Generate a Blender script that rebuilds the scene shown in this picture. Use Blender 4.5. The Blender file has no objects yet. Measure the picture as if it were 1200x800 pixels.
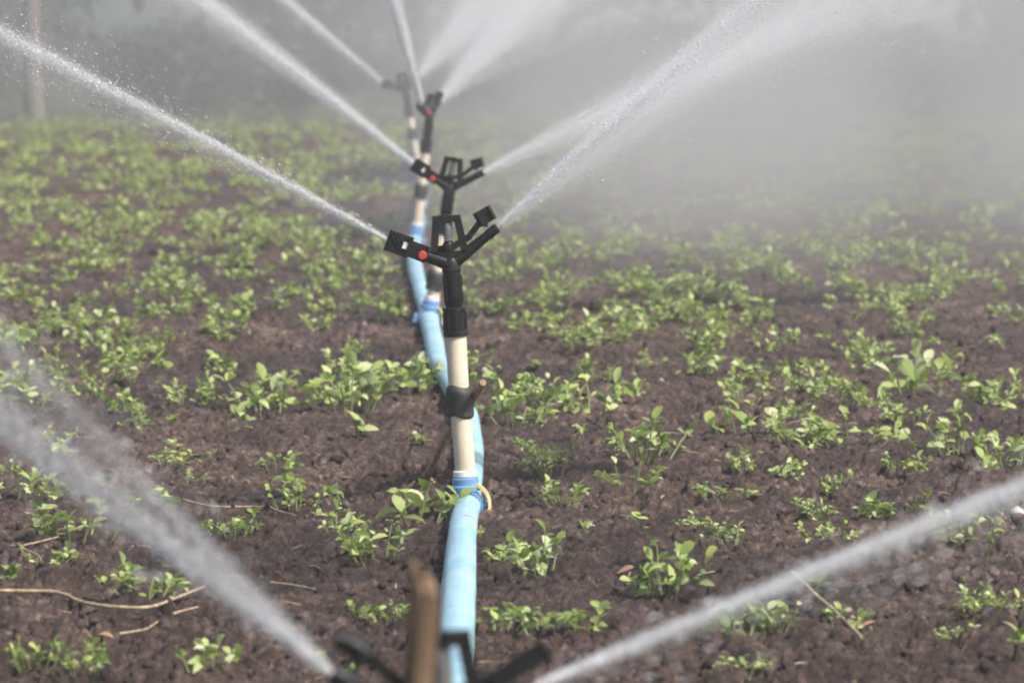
import bpy, bmesh, math, random
import numpy as np
from mathutils import Vector, Matrix, Quaternion

SC = bpy.context.scene
COL = SC.collection
R = math.radians

# ------------------------------------------------------------------ camera
HC = 0.667                       # lens height above the soil
FPX = 5000.0                     # focal length in pixels of a 1200 px wide frame
PITCH = math.atan(400.0 / FPX)
FOCUS = 5.55
cam_d = bpy.data.cameras.new('camera')
cam_d.sensor_width = 36.0
cam_d.lens = 36.0 * FPX / 1200.0
cam_d.clip_start = 0.05
cam_d.clip_end = 3000.0
cam_d.dof.use_dof = True
cam_d.dof.focus_distance = FOCUS
cam_d.dof.aperture_fstop = 12.0
cam = bpy.data.objects.new('camera', cam_d)
cam.location = (0, 0, HC)
cam.rotation_euler = (R(90) - PITCH, 0, 0)
COL.objects.link(cam)
SC.camera = cam

# ------------------------------------------------------------------ light
SUN_EL, SUN_AZ = R(49), R(126)   # azimuth from +Y towards +X
sun_dir = Vector((math.cos(SUN_EL) * math.sin(SUN_AZ), math.cos(SUN_EL) * math.cos(SUN_AZ), math.sin(SUN_EL)))
w = bpy.data.worlds.new('World')
SC.world = w
w.use_nodes = True
nt = w.node_tree
bg = nt.nodes['Background']
sky = nt.nodes.new('ShaderNodeTexSky')
sky.sky_type = 'NISHITA'
sky.sun_disc = False
sky.sun_elevation = SUN_EL
sky.sun_rotation = SUN_AZ
sky.air_density = 1.0
sky.dust_density = 3.0
nt.links.new(sky.outputs[0], bg.inputs[0])
bg.inputs[1].default_value = 0.135
sun_d = bpy.data.lights.new('sun', 'SUN')
sun_d.energy = 5.0
sun_d.angle = R(1.0)
sun_d.color = (1.0, 0.955, 0.88)
sun = bpy.data.objects.new('sun', sun_d)
sun.rotation_euler = (-sun_dir).to_track_quat('-Z', 'Y').to_euler()
sun.location = sun_dir * 30
COL.objects.link(sun)

SC.view_settings.view_transform = 'Standard'
SC.view_settings.look = 'None'
SC.view_settings.gamma = 1.0
SC.view_settings.exposure = 0.50
SC.view_settings.use_curve_mapping = False
cy = SC.cycles
cy.use_denoising = True
cy.max_bounces = 6
cy.diffuse_bounces = 2
cy.glossy_bounces = 2
cy.transmission_bounces = 4
cy.transparent_max_bounces = 12
cy.volume_bounces = 1
cy.caustics_reflective = False
cy.caustics_refractive = False
cy.pixel_filter_type = 'BLACKMAN_HARRIS'
cy.filter_width = 2.1
cy.sample_clamp_indirect = 4.0

# ------------------------------------------------------------------ helpers
FWD = Vector((0, math.cos(PITCH), -math.sin(PITCH)))
UPV = Vector((0, math.sin(PITCH), math.cos(PITCH)))

def ray(px, py):
    return FWD + Vector((1, 0, 0)) * ((px - 600) / FPX) + UPV * ((400 - py) / FPX)

def P(px, py, Y):
    d = ray(px, py)
    return Vector((0, 0, HC)) + d * (Y / d.y)

def G(px, py, z=0.0):
    d = ray(px, py)
    return Vector((0, 0, HC)) + d * ((z - HC) / d.z)

rng = np.random.default_rng(7)
random.seed(11)
_perm = rng.permutation(256)
_perm = np.concatenate([_perm, _perm])
_ga = rng.uniform(0, 2 * np.pi, 256)
_gx, _gy = np.cos(_ga), np.sin(_ga)

def perlin(x, y):
    xi = np.floor(x).astype(int); yi = np.floor(y).astype(int)
    xf = x - xi; yf = y - yi
    u = xf ** 3 * (xf * (xf * 6 - 15) + 10); v = yf ** 3 * (yf * (yf * 6 - 15) + 10)
    def g(ix, iy, fx, fy):
        h = _perm[_perm[ix & 255] + (iy & 255)]
        return _gx[h] * fx + _gy[h] * fy
    a = g(xi, yi, xf, yf); b = g(xi + 1, yi, xf - 1, yf)
    c = g(xi, yi + 1, xf, yf - 1); d = g(xi + 1, yi + 1, xf - 1, yf - 1)
    return (a + (b - a) * u) * (1 - v) + (c + (d - c) * u) * v

def soft_height(x, y):
    x = np.asarray(x, float); y = np.asarray(y, float)
    return 0.020 * perlin(x / 1.3 + 3.1, y / 1.7) + 0.010 * perlin(x / 0.33, y / 0.37 + 9.2)

_h1 = rng.uniform(-1, 1, (4, 65536))
def cells(x, y, sc, ch):
    """angular clods: every cell is a tilted facet with its own height"""
    x = x / sc; y = y / sc
    xi = np.floor(x).astype(np.int64); yi = np.floor(y).astype(np.int64)
    best = np.full(x.shape, 9.0); second = np.full(x.shape, 9.0); val = np.zeros(x.shape)
    for dx in (-1, 0, 1):
        for dy in (-1, 0, 1):
            cx, cy_ = xi + dx, yi + dy
            h = ((cx * 7919 + cy_ * 104729 + ch * 31337) ^ (cx * cy_ * 17)) & 65535
            fx = x - cx - 0.5 - 0.45 * _h1[0][h]; fy = y - cy_ - 0.5 - 0.45 * _h1[1][h]
            d = fx * fx + fy * fy
            nv = _h1[2][h] * 0.9 + fx * _h1[3][h] + fy * _h1[3][(h * 31 + 7) & 65535]
            m = d < best
            second = np.where(m, best, np.minimum(second, d)); val = np.where(m, nv, val); best = np.where(m, d, best)
    edge = np.clip((np.sqrt(second) - np.sqrt(best)) * 3.0, 0, 1)
    return val * (0.35 + 0.65 * edge) + 0.6 * (edge - 1)

def clod_height(x, y):
    wx = x + 0.012 * perlin(x / 0.05 + 40, y / 0.05) + 0.004 * perlin(x / 0.015, y / 0.015 + 4)
    wy = y + 0.012 * perlin(x / 0.05, y / 0.05 + 70) + 0.004 * perlin(x / 0.015 + 9, y / 0.015)
    patch = np.clip(0.6 + 1.3 * perlin(x / 0.28 + 77, y / 0.35), 0.2, 1.35)
    b = cells(wx, wy, 0.055, 1) * 0.0105 * patch
    b += cells(wx, wy, 0.024, 2) * 0.0078 * (0.4 + 0.6 * patch)
    b += cells(wx + 0.3, wy, 0.011, 3) * 0.0046
    b += perlin(wx / 0.12 + 5, wy / 0.14) * 0.015
    b += perlin(wx / 0.013 + 8, wy / 0.016) * 0.0045
    # the odd deep hollow
    b -= 0.035 * np.clip(perlin(x / 0.16 + 3, y / 0.2 + 91) - 0.47, 0, 1) / 0.3
    return b

def height(x, y):
    return soft_height(x, y) + clod_height(np.asarray(x, float), np.asarray(y, float))

def hz(x, y):
    return float(height(np.array([x]), np.array([y]))[0])

def hs(x, y):
    return float(soft_height(np.array([x]), np.array([y]))[0])

def fast_mesh(name, verts, faces):
    """verts (n,3) array, faces (m,k) array of one polygon size"""
    verts = np.asarray(verts, np.float32); faces = np.asarray(faces, np.int32)
    me = bpy.data.meshes.new(name)
    k = faces.shape[1]
    me.vertices.add(len(verts)); me.vertices.foreach_set('co', verts.ravel())
    me.loops.add(faces.size); me.loops.foreach_set('vertex_index', faces.ravel())
    me.polygons.add(len(faces)); me.polygons.foreach_set('loop_start', np.arange(0, faces.size, k, dtype=np.int32))
    me.update(calc_edges=True)
    return me

def smooth(me, angle=None):
    me.polygons.foreach_set('use_smooth', [True] * len(me.polygons))
    if angle: me.set_sharp_from_angle(angle=R(angle))
    me.update()

def link(name, me, mat, parent=None):
    o = bpy.data.objects.new(name, me)
    COL.objects.link(o)
    if me is not None and mat is not None and not me.materials:
        for m in (mat if isinstance(mat, (list, tuple)) else [mat]): me.materials.append(m)
    if parent: o.parent = parent
    return o

def tag(o, label=None, cat=None, group=None, kind=None):
    if label: o['label'] = label
    if cat: o['category'] = cat
    if group: o['group'] = group
    if kind: o['kind'] = kind
    return o

def empty(name, loc):
    o = bpy.data.objects.new(name, None)
    o.empty_display_size = 0.05
    o.location = loc
    COL.objects.link(o)
    return o

class MB:
    """collects verts and faces of ONE part"""
    def __init__(s): s.v = []; s.f = []; s.m = []
    def add(s, vs, fs, mi=0):
        b = len(s.v); s.v += [tuple(v) for v in vs]
        s.f += [tuple(b + i for i in f) for f in fs]; s.m += [mi] * len(fs)
    def tube(s, pts, rads, n=10, cap=True, mi=0, flat=None):
        pts = [Vector(p) for p in pts]
        if not hasattr(rads, '__len__'): rads = [rads] * len(pts)
        vs, fs = [], []
        ref = None
        for i, p in enumerate(pts):
            t = (pts[min(i + 1, len(pts) - 1)] - pts[max(i - 1, 0)])
            t = t.normalized() if t.length > 1e-9 else Vector((0, 0, 1))
            if ref is None:
                ref = Vector((0, 0, 1)) if abs(t.z) < 0.9 else Vector((0, -1, 0))
            a = t.cross(ref).normalized(); b = a.cross(t).normalized()
            ref = b
            for k in range(n):
                q = 2 * math.pi * k / n
                fx, fz = (flat if flat else (1, 1))
                vs.append(p + (a * math.cos(q) * fx + b * math.sin(q) * fz) * rads[i])
        for i in range(len(pts) - 1):
            for k in range(n):
                k2 = (k + 1) % n
                fs.append((i * n + k, i * n + k2, (i + 1) * n + k2, (i + 1) * n + k))
        if cap:
            fs.append(tuple(range(n))[::-1]); fs.append(tuple((len(pts) - 1) * n + k for k in range(n)))
        s.add(vs, fs, mi)
    def lathe(s, prof, n=20, mi=0, c=(0, 0, 0)):
        s_v, fs = [], []
        for (r, z) in prof:
            for k in range(n):
                q = 2 * math.pi * k / n
                s_v.append((c[0] + r * math.cos(q), c[1] + r * math.sin(q), c[2] + z))
        for i in range(len(prof) - 1):
            for k in range(n):
                k2 = (k + 1) % n
                fs.append((i * n + k, i * n + k2, (i + 1) * n + k2, (i + 1) * n + k))
        fs.append(tuple(range(n))[::-1]); fs.append(tuple((len(prof) - 1) * n + k for k in range(n)))
        s.add(s_v, fs, mi)
    def bar(s, a, b, w, d, mi=0, bev=0.0):
        """box beam from a to b, w = width in the x-z plane, d = depth along y"""
        a, b = Vector(a), Vector(b)
        t = (b - a).normalized()
        y = Vector((0, 1, 0))
        if abs(t.y) > 0.95: y = Vector((1, 0, 0))
        n_ = t.cross(y).normalized(); y = n_.cross(t).normalized()
        bm = bmesh.new()
        bmesh.ops.create_cube(bm, size=1.0)
        L = (b - a).length
        for v in bm.verts:
            c = v.co.copy()
            v.co = (a + b) / 2 + t * c.z * L + n_ * c.x * w + y * c.y * d
        if bev > 0:
            bmesh.ops.bevel(bm, geom=list(bm.edges), offset=bev, segments=2, affect='EDGES', profile=0.5)
        bm.verts.ensure_lookup_table(); bm.verts.index_update()
        s.add([v.co.copy() for v in bm.verts], [tuple(v.index for v in f.verts) for f in bm.faces], mi)
        bm.free()
    def mesh(s, name, ang=40):
        me = bpy.data.meshes.new(name)
        me.from_pydata(s.v, [], s.f)
        me.polygons.foreach_set('material_index', s.m)
        bm = bmesh.new(); bm.from_mesh(me); bmesh.ops.recalc_face_normals(bm, faces=bm.faces); bm.to_mesh(me); bm.free()
        if ang: smooth(me, ang)
        return me
    def build(s, name, mat, parent=None, ang=40):
        return link(name, s.mesh(name, ang), mat, parent)

# ------------------------------------------------------------------ materials
def new_mat(name):
    m = bpy.data.materials.new(name); m.use_nodes = True
    nt = m.node_tree
    return m, nt, nt.nodes['Principled BSDF']

def N(nt, t, **kw):
    n = nt.nodes.new(t)
    for k, v in kw.items(): setattr(n, k, v)
    return n

def ramp(nt, fac, stops):
    r = N(nt, 'ShaderNodeValToRGB')
    el = r.color_ramp.elements
    while len(el) < len(stops): el.new(0.5)
    for e, (p, c) in zip(el, stops):
        e.position = p; e.color = (*c, 1)
    nt.links.new(fac, r.inputs[0])
    return r.outputs[0]

def noise(nt, scale, detail=4, rough=0.6, coord='Object', vec=None):
    n = N(nt, 'ShaderNodeTexNoise')
    n.inputs['Scale'].default_value = scale; n.inputs['Detail'].default_value = detail; n.inputs['Roughness'].default_value = rough
    if vec is None:
        tc = N(nt, 'ShaderNodeTexCoord'); vec = tc.outputs[coord]
    nt.links.new(vec, n.inputs['Vector'])
    return n.outputs[0]

def bump(nt, bsdf, h, strength=0.5, dist=0.002):
    b = N(nt, 'ShaderNodeBump'); b.inputs['Strength'].default_value = strength; b.inputs['Distance'].default_value = dist
    nt.links.new(h, b.inputs['Height']); nt.links.new(b.outputs[0], bsdf.inputs['Normal'])

def simple_mat(name, c1, c2, rough=0.5, scale=40, bstr=0.2, bdist=0.0006, spec=0.5):
    m, nt, b = new_mat(name)
    f = noise(nt, scale)
    nt.links.new(ramp(nt, f, [(0.3, c1), (0.7, c2)]), b.inputs['Base Color'])
    b.inputs['Roughness'].default_value = rough
    b.inputs['Specular IOR Level'].default_value = spec
    if bstr: bump(nt, b, noise(nt, scale * 4), bstr, bdist)
    return m

def soil_mat():
    m, nt, b = new_mat('soil')
    big = noise(nt, 1.1, 4, 0.6)
    f = noise(nt, 9.0, 6, 0.7)
    g = noise(nt, 80.0, 6, 0.75)
    mx = N(nt, 'ShaderNodeMath', operation='MULTIPLY_ADD'); nt.links.new(g, mx.inputs[0]); mx.inputs[1].default_value = 0.62
    fm = N(nt, 'ShaderNodeMath', operation='MULTIPLY'); nt.links.new(f, fm.inputs[0]); fm.inputs[1].default_value = 0.38
    nt.links.new(fm.outputs[0], mx.inputs[2])
    col = ramp(nt, mx.outputs[0], [(0.38, (0.014, 0.0084, 0.0066)), (0.46, (0.050, 0.0300, 0.0232)), (0.53, (0.104, 0.066, 0.0535)), (0.59, (0.208, 0.145, 0.120)), (0.66, (0.42, 0.34, 0.295))])
    wet = ramp(nt, big, [(0.38, (0.62, 0.58, 0.55)), (0.60, (1.12, 1.10, 1.08))])
    mul = N(nt, 'ShaderNodeMix', data_type='RGBA', blend_type='MULTIPLY'); mul.inputs['Factor'].default_value = 1.0
    nt.links.new(col, mul.inputs['A']); nt.links.new(wet, mul.inputs['B'])
    nt.links.new(mul.outputs['Result'], b.inputs['Base Color'])
    nt.links.new(ramp(nt, big, [(0.38, (0.42,) * 3), (0.6, (0.85,) * 3)]), b.inputs['Roughness'])
    b.inputs['Specular IOR Level'].default_value = 0.4
    bump(nt, b, noise(nt, 150.0, 7, 0.8), 1.0, 0.009)
    return m

def leaf_mat(name='leaf', dark=(0.10, 0.165, 0.038), mid=(0.275, 0.36, 0.082), light=(0.46, 0.54, 0.18), trans=0.45, top=(0.58, 0.63, 0.36)):
    m, nt, b = new_mat(name)
    geo = N(nt, 'ShaderNodeNewGeometry'); oi = N(nt, 'ShaderNodeObjectInfo')
    add = N(nt, 'ShaderNodeMath', operation='ADD')
    nt.links.new(geo.outputs['Random Per Island'], add.inputs[0]); nt.links.new(oi.outputs['Random'], add.inputs[1])
    fr = N(nt, 'ShaderNodeMath', operation='FRACT'); nt.links.new(add.outputs[0], fr.inputs[0])
    col = ramp(nt, fr.outputs[0], [(0.0, dark), (0.38, mid), (0.72, light), (1.0, top)])
    nt.links.new(col, b.inputs['Base Color'])
    b.inputs['Roughness'].default_value = 0.5
    b.inputs['Specular IOR Level'].default_value = 0.5
    tr = N(nt, 'ShaderNodeBsdfTranslucent'); nt.links.new(col, tr.inputs[0])
    mix = N(nt, 'ShaderNodeMixShader'); mix.inputs[0].default_value = trans
    nt.links.new(b.outputs[0], mix.inputs[1]); nt.links.new(tr.outputs[0], mix.inputs[2])
    nt.links.new(mix.outputs[0], nt.nodes['Material Output'].inputs[0])
    return m

def water_mat():
    m, nt, b = new_mat('water_spray')
    nt.nodes.remove(b)
    d = N(nt, 'ShaderNodeBsdfDiffuse'); d.inputs[0].default_value = (0.90, 0.91, 0.93, 1)
    t = N(nt, 'ShaderNodeBsdfTranslucent'); t.inputs[0].default_value = (0.90, 0.91, 0.93, 1)
    g = N(nt, 'ShaderNodeBsdfGlossy'); g.inputs['Roughness'].default_value = 0.35
    x = N(nt, 'ShaderNodeMixShader'); x.inputs[0].default_value = 0.5
    nt.links.new(d.outputs[0], x.inputs[1]); nt.links.new(t.outputs[0], x.inputs[2])
    y = N(nt, 'ShaderNodeMixShader'); y.inputs[0].default_value = 0.12
    nt.links.new(x.outputs[0], y.inputs[1]); nt.links.new(g.outputs[0], y.inputs[2])
    # a drop lets about half of the light straight through
    tp = N(nt, 'ShaderNodeBsdfTransparent')
    z = N(nt, 'ShaderNodeMixShader'); z.inputs[0].default_value = 0.15
    nt.links.new(y.outputs[0], z.inputs[1]); nt.links.new(tp.outputs[0], z.inputs[2])
    nt.links.new(z.outputs[0], nt.nodes['Material Output'].inputs[0])
    return m

def volume_mat(name, density, color=(0.97, 0.975, 1.0), aniso=0.0):
    m = bpy.data.materials.new(name); m.use_nodes = True
    nt = m.node_tree
    nt.nodes.remove(nt.nodes['Principled BSDF'])
    v = N(nt, 'ShaderNodeVolumePrincipled')
    v.inputs['Color'].default_value = (*color, 1); v.inputs['Density'].default_value = density
    v.inputs['Anisotropy'].default_value = aniso
    nt.links.new(v.outputs[0], nt.nodes['Material Output'].inputs['Volume'])
    return m, nt, v

M_SOIL = soil_mat()
M_LEAF = leaf_mat()
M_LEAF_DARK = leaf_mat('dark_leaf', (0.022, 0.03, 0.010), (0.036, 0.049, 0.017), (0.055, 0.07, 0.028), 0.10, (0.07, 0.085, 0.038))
M_STEM = simple_mat('stem', (0.12, 0.17, 0.05), (0.2, 0.22, 0.09), 0.55, 30)
def dusty(name, c1, c2, dirt, amount, rough, scale=60, mud_scale=18, spec=0.5):
    m, nt, b = new_mat(name)
    base = ramp(nt, noise(nt, scale), [(0.3, c1), (0.7, c2)])
    d = ramp(nt, noise(nt, mud_scale, 7, 0.72), [(0.60 - amount, (0, 0, 0)), (0.70, (0.85,) * 3)])
    mx = N(nt, 'ShaderNodeMix', data_type='RGBA'); nt.links.new(d, mx.inputs['Factor'])
    nt.links.new(base, mx.inputs['A']); mx.inputs['B'].default_value = (*dirt, 1)
    nt.links.new(mx.outputs['Result'], b.inputs['Base Color'])
    nt.links.new(ramp(nt, noise(nt, mud_scale, 7, 0.72), [(0.5, (rough,) * 3), (0.7, (0.85,) * 3)]), b.inputs['Roughness'])
    b.inputs['Specular IOR Level'].default_value = spec
    bump(nt, b, noise(nt, scale * 5), 0.25, 0.0006)
    return m
M_BLACK = dusty('black_plastic', (0.006, 0.006, 0.007), (0.013, 0.013, 0.014), (0.055, 0.052, 0.05), 0.0, 0.42, 60, 90, 0.22)
M_TAPE = simple_mat('black_tape', (0.012, 0.012, 0.012), (0.03, 0.029, 0.028), 0.6, 90, 0.5, 0.001)
M_RED = simple_mat('red_plastic', (0.36, 0.035, 0.03), (0.46, 0.055, 0.045), 0.35, 50, 0.1)
M_STEEL = simple_mat('steel', (0.42, 0.42, 0.43), (0.6, 0.6, 0.6), 0.3, 80, 0.1)
M_STEEL.node_tree.nodes['Principled BSDF'].inputs['Metallic'].default_value = 0.85
M_DARKSTEEL = simple_mat('dark_steel', (0.10, 0.10, 0.105), (0.2, 0.2, 0.2), 0.4, 80, 0.1)
M_PIPE = dusty('cream_pvc', (0.53, 0.45, 0.35), (0.64, 0.56, 0.455), (0.30, 0.235, 0.18), 0.04, 0.45, 25, 22)
M_WHITE = simple_mat('white_plastic', (0.66, 0.66, 0.66), (0.78, 0.78, 0.77), 0.4, 30, 0.1)
M_HOSE = dusty('blue_hose', (0.21, 0.39, 0.48), (0.34, 0.51, 0.58), (0.17, 0.15, 0.13), 0.02, 0.38, 9, 16)
M_SADDLE = simple_mat('blue_plastic', (0.10, 0.22, 0.42), (0.15, 0.30, 0.52), 0.4, 40, 0.15)
M_STRAP = simple_mat('yellow_strap', (0.42, 0.30, 0.07), (0.62, 0.55, 0.32), 0.55, 45, 0.3)
M_WOOD = None
def wood_mat(name, c1, c2, c3, sc=1.0):
    m, nt, b = new_mat(name)
    tc = N(nt, 'ShaderNodeTexCoord'); mp = N(nt, 'ShaderNodeMapping')
    mp.inputs['Scale'].default_value = (110 * sc, 110 * sc, 6 * sc)
    nt.links.new(tc.outputs['Object'], mp.inputs[0])
    f = noise(nt, 1.0, 6, 0.65, vec=mp.outputs[0])
    nt.links.new(ramp(nt, f, [(0.3, c1), (0.5, c2), (0.7, c3)]), b.inputs['Base Color'])
    b.inputs['Roughness'].default_value = 0.8
    bump(nt, b, f, 0.7, 0.002)
    return m
M_WOOD = wood_mat('weathered_wood', (0.028, 0.015, 0.008), (0.10, 0.060, 0.034), (0.32, 0.215, 0.135))
M_STICK = wood_mat('bark_stick', (0.16, 0.09, 0.06), (0.30, 0.19, 0.13), (0.44, 0.31, 0.22))
M_STRAW = wood_mat('dry_straw', (0.14, 0.09, 0.055), (0.32, 0.23, 0.145), (0.50, 0.40, 0.28))
M_DRY = simple_mat('dry_leaf', (0.20, 0.10, 0.055), (0.40, 0.25, 0.15), 0.7, 60, 0.5)
M_WATER = water_mat()
M_BARK = wood_mat('tree_bark', (0.11, 0.09, 0.075), (0.19, 0.16, 0.14), (0.27, 0.235, 0.205), 0.3)
M_GRASS = leaf_mat('grass', (0.06, 0.10, 0.025), (0.10, 0.135, 0.045), (0.15, 0.175, 0.075), 0.2, (0.2, 0.21, 0.11))
M_MEADOW = simple_mat('meadow', (0.055, 0.070, 0.028), (0.10, 0.115, 0.05), 0.9, 0.9, 0.3, 0.02)
M_STONE = simple_mat('pale_stone', (0.36, 0.33, 0.31), (0.52, 0.49, 0.46), 0.7, 60, 0.3)

# ------------------------------------------------------------------ setting
def build_land():
    mb = MB()
    s = 1500.0
    mb.add([(-s, -s, -0.07), (s, -s, -0.07), (s, s, -0.07), (-s, s, -0.07)], [(0, 1, 2, 3)])
    tag(mb.build('meadow_ground', M_MEADOW, ang=None), kind='structure')
build_land()

FIELD_END = 23.5
def build_field():
    ys = np.concatenate([np.geomspace(2.0, 3.7, 50)[:-1], np.geomspace(3.7, 12.5, 900)[:-1], np.geomspace(12.5, 26.0, 230)])
    rows = len(ys)
    s_in = np.linspace(-0.15, 0.15, 520)
    s_out = np.linspace(0.15, 0.75, 36)[1:]
    ss = np.concatenate([-s_out[::-1], s_in, s_out])
    Y, S = np.meshgrid(ys, ss, indexing='ij')
    X = S * (Y + 0.5)
    Z = height(X, Y)
    # the ploughed soil sinks into the meadow at its edge
    e = np.clip((Y - FIELD_END - 0.5 * perlin(X / 1.5, Y * 0)) / 2.0, 0, 1)
    Z = Z * (1 - e) - 0.12 * e
    n = len(ss)
    i = np.arange(rows - 1)[:, None] * n + np.arange(n - 1)[None, :]
    i = i.ravel()
    f = np.stack([i, i + 1, i + n + 1, i + n], 1)
    me = fast_mesh('ploughed_soil', np.stack([X.ravel(), Y.ravel(), Z.ravel()], 1), f)
    smooth(me)
    tag(link('ploughed_soil', me, M_SOIL), kind='structure')
build_field()

# loose clods lying on the soil
ICO_V, ICO_F = None, None
def ico():
    global ICO_V, ICO_F
    bm = bmesh.new(); bmesh.ops.create_icosphere(bm, subdivisions=1, radius=1.0)
    bm.verts.ensure_lookup_table()
    ICO_V = np.array([v.co[:] for v in bm.verts]); ICO_F = np.array([[v.index for v in f.verts] for f in bm.faces]); bm.free()
ico()
def build_clods():
    n = 11000
    u = rng.uniform(0, 1, n)
    Y = 3.6 * (13.0 / 3.6) ** u
    X = rng.uniform(-0.17, 0.17, n) * (Y + 0.6)
    r = np.minimum(0.0018 + rng.exponential(0.0021, n), 0.011)
    Z = height(X, Y) + r * 0.35
    base = ICO_V[None] * r[:, None, None] * rng.uniform(0.55, 1.35, (n, 1, 3)) * rng.uniform(0.6, 1.35, (n, len(ICO_V), 1))
    a = rng.uniform(0, 2 * np.pi, n); c, s = np.cos(a)[:, None], np.sin(a)[:, None]
    bx = base[..., 0] * c - base[..., 1] * s; by = base[..., 0] * s + base[..., 1] * c
    V = np.stack([bx + X[:, None], by + Y[:, None], base[..., 2] + Z[:, None]], -1).reshape(-1, 3)
    F = (ICO_F[None] + (np.arange(n) * len(ICO_V))[:, None, None]).reshape(-1, 3)
    me = fast_mesh('soil_clods', V, F)
    tag(link('soil_clods', me, M_SOIL), 'small loose dark clods of earth scattered over the ploughed soil', 'soil clods', kind='stuff')
build_clods()

# ------------------------------------------------------------------ trees and bushes behind the field
def leaf_cloud(centre, radii, n, size, clumps=14, seed=0):
    g = np.random.default_rng(seed)
    c = np.array(centre); rr = np.array(radii)
    d = g.normal(size=(clumps, 3)); d /= np.linalg.norm(d, axis=1)[:, None]
    cc = c + d * rr * g.uniform(0.25, 0.85, (clumps, 1))
    cs = g.uniform(0.22, 0.42, clumps)
    k = g.integers(0, clumps, n)
    p = cc[k] + g.normal(size=(n, 3)) * rr * cs[k][:, None] * 0.62
    p[:, 2] = np.maximum(p[:, 2], 0.02)
    a = g.normal(size=(n, 3)); a /= np.linalg.norm(a, axis=1)[:, None]
    b = np.cross(a, g.normal(size=(n, 3))); b /= np.linalg.norm(b, axis=1)[:, None]
    L = size * g.uniform(0.6, 1.4, n)[:, None]
    V = np.stack([p - a * L, p + b * L * 0.45, p + a * L, p - b * L * 0.45], 1).reshape(-1, 3)
    F = np.arange(n * 4).reshape(n, 4)
    return V, F

def build_tree(x, y, hgt, r, label, seed, trunk_r=0.05, lean=0.0):
    g = random.Random(seed)
    t = empty('tree', (x, y, -0.07))
    tag(t, label, 'tree', 'trees behind the field')
    mb = MB()
    fork = hgt * 0.45
    pts = [(lean * z * z * 0.3 + 0.02 * math.sin(z * 3 + seed), 0.02 * math.cos(z * 2 + seed), z) for z in np.linspace(0, fork, 7)]
    rad = [trunk_r * (1.35 - 0.5 * i / 6) for i in range(7)]; rad[0] *= 1.25
    mb.tube(pts, rad, 10)
    top = Vector(pts[-1])
    for k in range(6):
        a = k * 2.4 + g.random(); l = r * g.uniform(0.7, 1.0)
        e = top + Vector((math.cos(a) * l * 0.8, math.sin(a) * l * 0.8, hgt * g.uniform(0.2, 0.42)))
        m = (top + e) / 2 + Vector((0, 0, -0.1 * hgt * g.random()))
        mb.tube([top - Vector((0, 0, 0.1)), m, e], [trunk_r * 0.65, trunk_r * 0.42, trunk_r * 0.15], 7)
    mb.build('trunk', M_BARK, t)
    V, F = leaf_cloud((top.x, top.y, hgt * 0.74), (r, r, hgt * 0.28), 3800, 0.085, 22, seed)
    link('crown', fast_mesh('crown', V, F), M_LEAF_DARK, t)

def build_bush(x, y, r, h, label, seed):
    t = empty('bush', (x, y, -0.07))
    tag(t, label, 'bush', 'bushes along the far edge of the field')
    g = random.Random(seed)
    mb = MB()
    for k in range(7):
        a = k * 0.9 + g.random(); l = r * 0.7
        mb.tube([(0.03 * math.cos(a), 0.03 * math.sin(a), 0), (l * 0.5 * math.cos(a), l * 0.5 * math.sin(a), h * 0.45), (l * math.cos(a), l * math.sin(a), h * 0.8)], [0.014, 0.01, 0.004], 6)
    mb.build('stem', M_BARK, t)
    V, F = leaf_cloud((0, 0, h * 0.52), (r, r * 0.8, h * 0.5), 4200, 0.034, 18, seed)
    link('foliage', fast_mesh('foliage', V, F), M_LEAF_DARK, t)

build_tree(-2.6, 23.3, 4.6, 1.7, 'tree with pale slender trunk at the left end of the far field edge', 3, 0.04, 0.03)
build_tree(-6.4, 29.0, 5.4, 2.2, 'tree out beyond the far left of the field edge', 4, 0.07)
build_tree(2.9, 34.0, 5.8, 2.3, 'grey tree standing in the mist behind the right half of the field', 5, 0.08)
build_tree(7.2, 31.0, 5.2, 2.0, 'tree in thick mist beyond the far right of the field', 6, 0.07)
build_tree(0.3, 41.0, 6.2, 2.6, 'farthest tree behind the row of sprinklers in the mist', 8, 0.09)
bushes = [(-2.05, 25.5, 0.55, 0.50, 'dark bush just right of the pale slender trunk'),
          (-1.35, 26.5, 0.62, 0.62, 'large dark bush between the pale trunk and the row of sprinklers'),
          (-3.4, 26.5, 0.8, 0.75, 'dark bush left of the pale slender trunk'),
          (-0.55, 30.0, 0.7, 0.5, 'hazy bush close behind the farthest sprinkler'),
          (0.9, 29.0, 0.9, 0.62, 'grey misted bush right behind the sprinklers, nearer the middle'),
          (2.3, 27.5, 0.85, 0.60, 'grey misted bush behind the right half of the field, left of the thin post'),
          (3.6, 28.0, 0.9, 0.75, 'grey misted bush at the far right edge of the field'),
          (-2.9, 33.0, 1.1, 0.6, 'low hazy bush farther back behind the dark bushes on the left')]
for i, b in enumerate(bushes): build_bush(*b[:4], b[4], 20 + i)

def build_wood():
    Vs, Fs, off = [], [], 0
    g = np.random.default_rng(99)
    for k in range(46):
        x = -55 + 110 * k / 45 + g.uniform(-2, 2); y = g.uniform(48, 62)
        V, F = leaf_cloud((x, y, 2.6), (2.6, 2.4, 2.6), 1500, 0.34, 20, 200 + k)
        Vs.append(V); Fs.append(F + off); off += len(V)
    me = fast_mesh('distant_wood', np.concatenate(Vs), np.concatenate(Fs))
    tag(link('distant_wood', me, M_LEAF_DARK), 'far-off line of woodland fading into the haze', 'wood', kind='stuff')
build_wood()

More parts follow.
